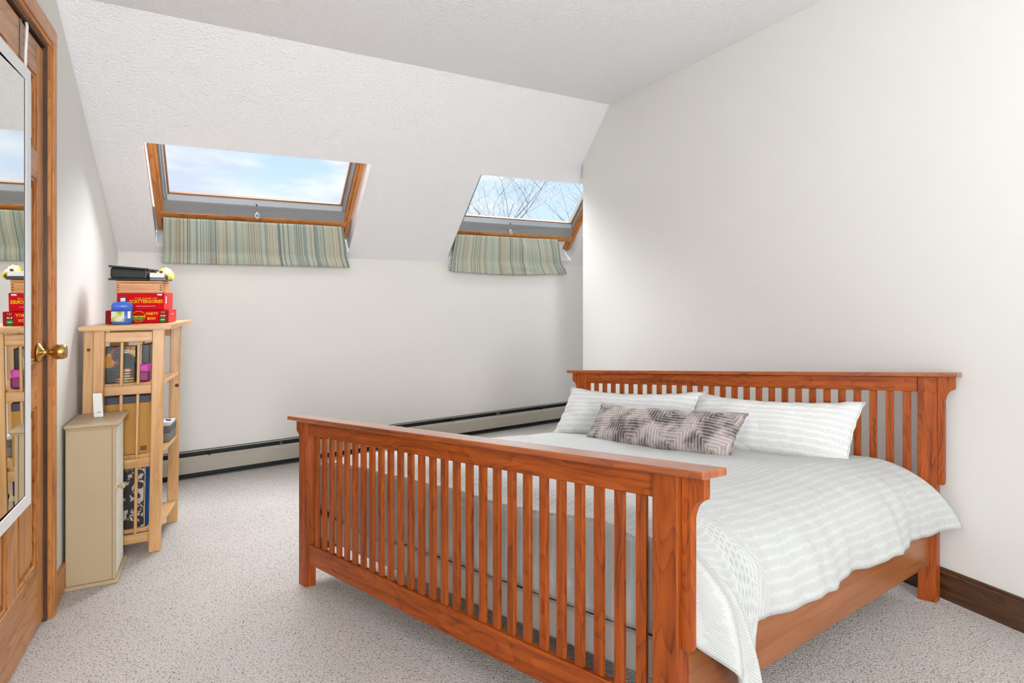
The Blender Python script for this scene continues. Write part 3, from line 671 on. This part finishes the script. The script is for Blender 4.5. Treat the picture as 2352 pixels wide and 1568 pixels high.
m = MB(BK); m.box((ab-qw*.555, q0+.002, z0+.028), (ab-qw*.49, q0+.013, z0+.060), 0); m.build('label', 'white_print', bt)
# things on the shelves
s1 = .787
g = tbox('game_box', 'upright dark game box with printed back behind the top bookcase slats', 'game box', .05, .11, bx(312, .05), bx(240, .05)+.006, s1, s1+.165, 'pic')
for z_ in (0, .012, .024, .036):
    m = MB(BK); m.box((.049, bx(311, .05), s1+.008+z_), (.0505, bx(241, .05), s1+.013+z_), 0); m.build('printed_line', 'black_gloss', g)
m = MB(BK); m.box((.0485, bx(259, .05), s1+.07), (.0505, bx(241, .05), s1+.125), 0); m.build('printed_panel', 'kraft', g)
m = MB(BK); m.box((.0485, bx(298, .05), s1+.135), (.0505, bx(281, .05), s1+.150), 0); m.build('barcode_label', 'white_print', g)
m = MB(BK)
for k in range(9): m.box((.0478, bx(297, .05)+.001+k*.0027, s1+.138), (.0490, bx(297, .05)+.0022+k*.0027, s1+.148), 0)
m.build('barcode', 'ink', g)
tbox('book', 'black spined book standing at the right end of the top shelf', 'book', .06, .22, bx(345, .06), bx(328, .06), s1, s1+.17, 'black_gloss')
tbox('book', 'white spined book standing beside the dark game box', 'book', .06, .22, bx(327, .06), bx(319, .06), s1, s1+.168, 'white_print')
pk = root('pink_bag', tuple(BK(.045, bx(332, .03), s1)), 'shiny pink and purple bag stuffed behind the slats of the top shelf', 'bag')
m = MB(BK); m.box((.028, bx(347, .03), s1), (.058, bx(318, .03), s1+.052), .010, seg=2); m.build('bag_body', 'pink2', pk)
m = MB(BK); m.box((.029, bx(346, .03), s1+.046), (.056, bx(321, .03), s1+.082), .014, seg=3)
for v in m.bm.verts: v.co += V(0, .01*noise.noise(v.co*40), .008*noise.noise(v.co*35))
m.build('bag_top', 'pink', pk)
s2 = .456
kb = tbox('cardboard_box', 'large tan cardboard box with a dark lid on the middle shelf', 'box', .035, .20, bx(346, .03), bx(238, .03)+.01, s2, s2+.235, 'kraft')
m = MB(BK); m.box((.034, bx(346, .03)-.001, s2+.235), (.2, bx(238, .03)+.011, s2+.268), .002); m.build('lid', 'navy', kb)
kb.children[-1].data.materials[0] = plain('dark_slate_lid', lin(66, 66, 80), .5)
m = MB(BK)
for k in range(9): m.box((.0335, bx(342, .03)+.001+k*.0028, s2+.012), (.0352, bx(342, .03)+.0025+k*.0028, s2+.034), 0)
m.build('barcode', 'ink', kb)
m = MB(BK)
for k in range(3): m.box((.0338, bx(300, .03), s2+.178-k*.008), (.0352, bx(265, .03), s2+.180-k*.008), 0)
m.build('printed_line', 'brown', kb)
tbox('grey_box', 'grey box at the far end of the middle shelf, under the dark tray', 'box', .22, .355, .012, .2, s2, s2+.045, 'grey_card')
tbox('dark_tray', 'dark tray between the grey box and the papers on the middle shelf', 'tray', .22, .355, .010, .2, s2+.046, s2+.078, 'heater_grey')
pp = root('paper_stack', tuple(BK(.29, .1, s2+.079)), 'white papers on the dark tray at the far end of the middle shelf', 'papers')
m = MB(BK)
for k in range(5): m.box((.225+random.random()*.006, .012+random.random()*.006, s2+.079+k*.003), (.352, .19, s2+.081+k*.003), 0)
m.build('sheets', 'white_print', pp)
pn = root('pen', tuple(BK(.25, .05, s2+.1)), 'dark pen lying on the white papers in the bookcase', 'pen')
m = MB(BK); m.tube([(.23, .03, s2+.108), (.27, .02, s2+.098)], .004, 6); m.build('pen_barrel', 'navy', pn)
s3 = .115
tbox('book', 'large book with black and white cover on the bottom shelf', 'book', .035, .055, bx(338, .03), bx(262, .03), s3, s3+.275, 'bw_print')
tbox('book', 'pale green edged book between the patterned and the blue books', 'book', .036, .18, bx(340.5, .03), bx(338.3, .03), s3, s3+.272, 'cream', .0005)
tbox('book', 'blue spined book at the right end of the bottom shelf', 'book', .036, .19, bx(346.5, .03), bx(341, .03), s3, s3+.28, 'navy', .001)

# ------------------------------------------------------------------ cream cabinet
CO = V(-1.628, 2.411, 0); CA, CB_ = WA, -WN
def CF(a, bb, z): return CO+CA*a+CB_*bb+V(0, 0, z)
CW, CL, CHH = .183, .255, .666
cb = root('cabinet', tuple(CF(.13, .09, 0)), 'narrow cream painted cabinet with a woven door beside the door casing', 'cabinet')
def cbox(name, a0, a1, b0, b1, z0, z1, mat='cream', bev=.002):
    m = MB(CF); m.box((a0, b0, z0), (a1, b1, z1), bev); return m.build(name, mat, cb)
cbox('plinth', 0, CL, 0, CW, 0, .016, bev=.004); cbox('top_board', -.004, CL+.006, -.006, CW, CHH-.014, CHH, bev=.004)
cbox('side_panel', .012, .022, .022, CW-.004, .016, CHH-.014); cbox('side_panel', CL-.02, CL-.008, .012, CW-.004, .016, CHH-.014)
cbox('side_stile', .010, .026, .010, .0215, .016, CHH-.014); cbox('back_panel', .02, CL-.02, CW-.008, CW-.003, .016, CHH-.014)
cbox('cornice', .004, CL-.002, .004, CW-.004, CHH-.024, CHH-.014, bev=.004)
m = MB(CF)
m.box((.027, .012, .02), (CL-.021, .020, CHH-.026), .001)
dr = m.build('woven_door', 'cream_wicker', cb)
m = MB(CF)
for i in range(16):
    for j in range(40):
        a = .032+i*.0112; z = .03+j*.0150
        m.box((a+(j % 2)*.0056, .0095, z), (a+.0056+(j % 2)*.0056, .0125, z+.010), .001)
wv = m.build('wicker_strips', 'cream_wicker', dr); wv['kind'] = 'stuff'
m = MB(CF); m.lathe([(.005, 0), (.005, -.010), (.011, -.014), (.0125, -.020), (.009, -.027), (.002, -.029)], (.055, .010, .385), 1, 20); m.build('door_knob', 'cream', dr)
# little white device leaning back on the cabinet
dv = root('smart_device', (-1.772, 2.50, CHH+.001), 'small white rectangular device standing on the cream cabinet', 'device')
def DF(x, y, z): 
    R = V(.93, .36, 0); B_ = V(-.36, .93, 0); return V(-1.772, 2.50, CHH+.001)+R*x+B_*(y+z*.16)+V(0, 0, z)+R*(-.09*z)
m = MB(DF); m.box((-.017, 0, 0), (.017, .007, .100), .0025, seg=2); m.build('front_cover', 'white', dv)
m = MB(DF); m.box((-.016, .008, 0), (.012, .020, .090), .0025, seg=2); m.build('back_body', 'white', dv)
m = MB(DF); m.box((-.004, -.0006, .019), (.009, .0005, .021), 0); m.build('printed_mark', 'ink', dv)

# ------------------------------------------------------------------ bed
BF_, BHZ, BYAW, BX0, BD0, BW, BL, PW = 1516.604, 840.032, .83948, -1.12266, 3.47706, 2.33333, 2.16692, .0815
KS = .970
_c, _s = math.cos(BYAW), math.sin(BYAW)
def B(u, v, z):
    """bed coordinates: u across from its left side, v from foot to head, z up"""
    la = BX0+u*_c+v*_s; d = BD0-u*_s+v*_c; q = 1.1*BF_+(BHZ-HOR)*d
    p = V(BF_*la, FPX*d, BF_*z)*(CH/q)
    if z <= -.03: return V(p.x*KS, p.y*KS, 0)
    return V(p.x*KS, p.y*KS, CH*(1-KS)+p.z*KS)
bed = root('bed', tuple(B(BW/2, BL/2, -1)), 'large red oak mission bed with slatted headboard and footboard', 'bed')
def bd(name, a, c, mat='oak', grain=None, bev=.003, par=bed):
    m = MB(B); m.box(a, c, bev, grain); return m.build(name, mat, par)
PT = .058; ZF, ZH = .833, 1.068; TC = .021
SL = [(.141+.0784*i) for i in range(27)]
for nm, v0, ztop, railz in (('foot', 0, ZF, (.740, ZF-TC)), ('head', BL, ZH, (.974, ZH-TC))):
    zb = -.05
    for u0 in (0, BW-PW): bd('post', (u0, v0, zb), (u0+PW, v0+PT, ztop-TC), grain=2, bev=.003)
    bd('cap_rail', (-.0915, v0-.024, ztop-TC), (BW+.0915, v0+PT+(.034 if nm == 'foot' else .0), ztop), 'oak_cap', grain=0, bev=.003)
    bd('top_rail', (PW, v0+.012, railz[0]), (BW-PW, v0+.046, railz[1]), grain=0)
    bd('bottom_rail', (PW, v0+.014, .073), (BW-PW, v0+.048, .175), grain=0)
    for u in SL: bd('slat', (u, v0+.022, .175), (u+.0345, v0+.038, railz[0]), grain=2, bev=.002)
    # corbels on the outer faces of the posts
    zt_ = ztop-TC; zlo = .345 if nm == 'foot' else .525
    for sg, ub in ((1, BW), (-1, 0)):
        prof = [(0, zlo), (.026, zlo), (.028, zlo+.02), (.028, zt_-.115)]
        for k in range(1, 7): an = math.pi/2*k/6; prof.append((.028+.040*(1-math.cos(an)), zt_-.115+.055*math.sin(an)))
        prof += [(.070, zt_-.052), (.070, zt_), (0, zt_)]
        m = MB(B); m.prism([(ub+sg*p[0], p[1]) for p in prof], 1, v0+.018, v0+.046, .0015, 2); m.build('corbel', 'oak', bed)
for u0 in (.030, BW-.062): bd('side_rail', (u0, PT-.004, .128), (u0+.030, BL+.002, .335), 'oak_rail', grain=1)
for k in range(7): bd('bed_slat', (.06, .2+k*.3, .166), (BW-.06, .28+k*.3, .186), 'beech', 0)
sp = root('box_spring', tuple(B(BW/2, BL/2, .19)), 'low white box spring with dark piping inside the bed frame', 'box spring')
bd('spring_body', (.072, .085, .190), (BW-.066, BL-.012, .318), 'spring', par=sp, bev=.01); bd('piping', (.071, .083, .3185), (BW-.065, BL-.011, .338), 'spring_edge', par=sp, bev=.006)
mt = root('mattress', tuple(B(BW/2, BL/2, .34)), 'thick mattress in a dark grey fitted sheet under the duvet', 'mattress')
m = MB(B); m.box((.11, .16, .339), (BW-.13, BL-.02, .565), .06, seg=4)
for f_ in m.bm.faces: f_.smooth = True
m.build('mattress_body', 'grey_sheet', mt)
# duvet
dv_ = root('duvet', tuple(B(BW/2, 1.1, .6)), 'white duvet with rows of pale grey dashes spread over the bed', 'duvet')
V0, V1 = .066, 2.07
def nz(u, v, s, a, k=0.0): return a*noise.noise(V(u*s, v*s, k))
def hem_r(v):
    lo = .330+.006*math.sin(v*19)
    if v < .46:
        fl = .35-(v-.07)*1.05 if v < .33 else .08
        return fl+(lo-fl)*smooth01((v-.352)/.035)
    return lo-.01*smooth01((v-1.95)/.12)
def hem_l(v): return .30-.16*smooth01((.75-v)/.3)
def top_z(u, v): return .640+nz(u, v, 1.6, .028, 2)+nz(u, v, 5, .006, 4)-.012*smooth01((v-1.6)/.4)
def bez(a, b, c, t): return a*(1-t)**2+2*b*t*(1-t)+c*t*t
def duvet(x, y):
    v = V0+(V1-V0)*y
    # x in 0..1 : left hem .. left edge(.16) .. right edge (.80) .. right hem
    if x < .15:
        t = x/.15; zt = top_z(.2, v); fl = .10*smooth01((.8-v)/.5)
        u = bez(-.055-fl, -.03, .2, t); z = bez(hem_l(v), zt+.0, zt, t); u += (1-t)*.018*math.sin(v*14)
    elif x < .80:
        t = (x-.15)/.65; u = .2+t*1.80; z = top_z(u, v)
    else:
        t = (x-.80)/.20; zt = top_z(2.0, v); hz_ = hem_r(v); tip = .05*smooth01((v-1.98)/.09)
        uo = BW+.035+.020*math.sin(v*9+1)*t+.025*smooth01((.44-v)/.3)+tip-.085*smooth01((.15-v)/.09)
        u = bez(2.0, BW+.02, uo, t); z = bez(zt, zt-.02, hz_, t); z += nz(v*3, t, 3, .006, 1)
        u += t*.010*math.sin(v*41+3*t)*(.4+smooth01((.5-v)/.3)*1.3)
        if in_flap(x, y): u += .012; z -= .004
        if v < .42 and t > .45: u += .03*smooth01((t-.45)/.3)*(.5+.5*math.sin((v*22)-t*4))
    # foot end eases down behind the footboard
    k = smooth01((.30-v)/.20)
    if x > .1 and x < .86: z -= .03*k*k
    vv = v+(.125*t*smooth01((v-1.90)/.17) if x >= .80 else 0)
    return V(u, vv, z)
xs = [0, .15, .80, 1.0]
def in_flap(x, y):
    t = (x-.80)/.20; v = V0+(V1-V0)*y; return v < .365 and t > .12+(v-.066)*2.3
def duv(x, y, cx=None, cy=None):
    if cx is not None and in_flap(cx, cy):
        return ((V0+(V1-V0)*y*1.15)*.55+5, .60*(x-.80)/.20)
    if x < .15: u = .2-.36*(1-x/.15)
    elif x < .80: u = .2+(x-.15)/.65*1.8
    else: u = 2.0+(.52+.30*smooth01((.46-(V0+(V1-V0)*y))/.08))*(x-.80)/.20
    return (u, V0+(V1-V0)*y)
m = MB(B); m.grid(duvet, 190, 200, duv, fc_uv=True)
def endf(x, y):
    p = duvet(.06+.90*x, 0); u = p.x; zb = .338-.03*smooth01((u-.4)/.1)*smooth01((.9-u)/.2)+.05*smooth01((.35-u)/.3)
    return V(u, max(.053, V0+.003*math.sin(6*y)+y*.012*noise.noise(V(u*7, y*2, 4))), p.z+(min(p.z-.01, zb)-p.z)*y)
m.grid(endf, 130, 16, lambda x, y: (duv(.06+.90*x, 0)[0], V0-.30*y))
d_ = m.build('duvet_cover', 'dash', dv_, recalc=False); md = d_.modifiers.new('s', 'SOLIDIFY'); md.thickness = .010; md.offset = 0
# pillows
def pillow(name, label, cat, cu, cv, cz, hw, hh, th, tilt, mat, rot=0, group=None, uvs=1, seed=0, pinch=.07, top_sag=0):
    r = root(name, tuple(B(cu, cv-.05, cz-hh*math.sin(tilt))), label, cat, group)
    ct, st = math.cos(tilt), math.sin(tilt); cr, sr = math.cos(rot), math.sin(rot)
    def mk(side):
        def f(x, y):
            a, b = 2*x-1, 2*y-1
            e = (max(0, 1-abs(a)**3.2)**.62)*(max(0, 1-abs(b)**2.6)**.62)
            X = a*hw*(1-pinch*(1-b*b)*.55); Y = b*hh*(1-pinch*(1-a*a)*1.6)
            if b > 0: Y -= top_sag*(1-a*a)*b
            t = th*e*(1+.25*noise.noise(V(a*2, b*2, seed)))+.006*noise.noise(V(a*9, b*5, seed+3))*e
            edge = (abs(a)**8+abs(b)**8)*.004*math.sin(a*23+b*17)
            T = side*t*(1 if side < 0 else .75)+edge
            X, Y = X*cr-Y*sr, X*sr+Y*cr
            return V(cu+X, cv+Y*ct+T*st, cz+Y*st-T*ct)
        return f
    m = MB(B); u_ = lambda x, y: ((2*y-1)*hh*uvs, (2*x-1)*hw)
    if mat == 'velvet': u_ = lambda x, y: ((2*x-1)*hw, (2*y-1)*hh)
    m.grid(mk(-1), 60, 34, u_); m.grid(mk(1), 60, 34, u_)
    bmesh.ops.remove_doubles(m.bm, verts=m.bm.verts, dist=.0008)
    m.build('pillow_cover', mat, r)
    m = MB(B); pts = []
    for i in range(96):
        k = i/96*4; sd = int(k); fr_ = k-sd
        a, b = ((fr_, 0), (1, fr_), (1-fr_, 1), (0, 1-fr_))[sd]; pts.append(mk(-1)(a, b))
    pts.append(pts[0]); m.tube(pts, .0035, 5); m.build('seam', mat, r)
pillow('pillow', 'white dashed pillow leaning on the headboard, nearer the heater', 'pillow', .545, 2.015, .775, .555, .195, .085, 1.02, 'dash2', -.00, 'pillows against the headboard', seed=1, top_sag=.02)
pillow('pillow', 'white dashed pillow leaning on the headboard, nearer the plain right wall', 'pillow', 1.545, 2.005, .765, .485, .190, .09, .98, 'dash2', -.015, 'pillows against the headboard', seed=5, top_sag=.015)
pillow('cushion', 'long grey velvet lumbar cushion with a maze pattern in front of the pillows', 'cushion', 1.085, 1.665, .742, .50, .145, .07, .90, 'velvet', -.01, seed=9, pinch=.06)

# ------------------------------------------------------------------ outdoors
b = MB(); b.box((-60, 9, -3.4), (60, 120, -3.2), 0); tag(b.build('lawn', 'lawn'), kind='structure')
def bare_tree(x, y, hgt, seed, label, dens=1.0):
    rnd = random.Random(seed); r = root('bare_tree', (x, y, -3.2), label, 'tree', 'bare trees beyond the right skylight'); m = MB()
    def br(p, d, ln, rad, lvl):
        pts = [p]; n = 4 if lvl < 2 else 3
        for i in range(n):
            d = (d+V(rnd.uniform(-1, 1), rnd.uniform(-1, 1), rnd.uniform(-.4, .6))*.16).normalized(); p = p+d*ln/n; pts.append(p)
        m.tube(pts, [rad*(1-.6*i/n) for i in range(n+1)], 4 if lvl < 2 else 3)
        if lvl >= 4: return
        for k in range(int((5, 5, 4, 3)[lvl]*dens)):
            q = pts[rnd.randint(1 if lvl else 2, n)]; an = rnd.uniform(0, 6.28)
            nd = (d*.6+V(math.cos(an), math.sin(an), rnd.uniform(-.1, .8))*.85).normalized()
            br(q, nd, ln*rnd.uniform(.45, .7), rad*.42, lvl+1)
    br(V(x, y, -3.2), V(rnd.uniform(-.1, .1), 0, 1), hgt, .045, 0); m.build('trunk_and_branches', 'bark', r)
for i, (x, y, hg) in enumerate(((-.95, 15.5, 4.9), (.15, 18, 5.0), (1.15, 16, 4.6), (2.3, 17, 5.0), (-.1, 24, 5.6), (2.6, 23, 5.4), (-5.2, 17.5, 3.4))):
    bare_tree(x, y, hg, 11+i, ['leafless tree nearest the left edge of the right skylight', 'leafless tree in the middle of the right skylight', 'forked leafless tree low in the right skylight', 'leafless tree at the right edge of the right skylight',
              'distant leafless tree left of centre in the right skylight', 'distant leafless tree toward the right of the right skylight', 'twigs of a leafless tree low at the right of the left skylight'][i])
ev = root('evergreen_tree', (-1.9, 20, -3.2), 'green leafy tree top at the lower left of the right skylight', 'tree')
m = MB(); m.tube([(-1.9, 20, -3.2), (-1.9, 20, 3.6)], [.14, .03], 6); m.build('trunk', 'bark', ev)
m = MB(); rnd = random.Random(3)
for k in range(2600):
    z = rnd.uniform(-1.5, 4.1); rr = (4.3-z)*.20+.05; an = rnd.uniform(0, 6.28); q = rnd.uniform(.2, 1)*rr
    c = V(-1.9+q*math.cos(an), 20+q*math.sin(an), z); d = V(rnd.uniform(-1, 1), rnd.uniform(-1, 1), rnd.uniform(-1, 1)).normalized(); e = d.orthogonal().normalized()
    f = m.bm.faces.new([m.bm.verts.new(c+d*.07), m.bm.verts.new(c+e*.03), m.bm.verts.new(c-d*.07)])
fo = m.build('foliage', 'needles', ev, recalc=False); fo['kind'] = 'stuff'
for o in bpy.data.objects:
    if '_w' in o: del o['_w']
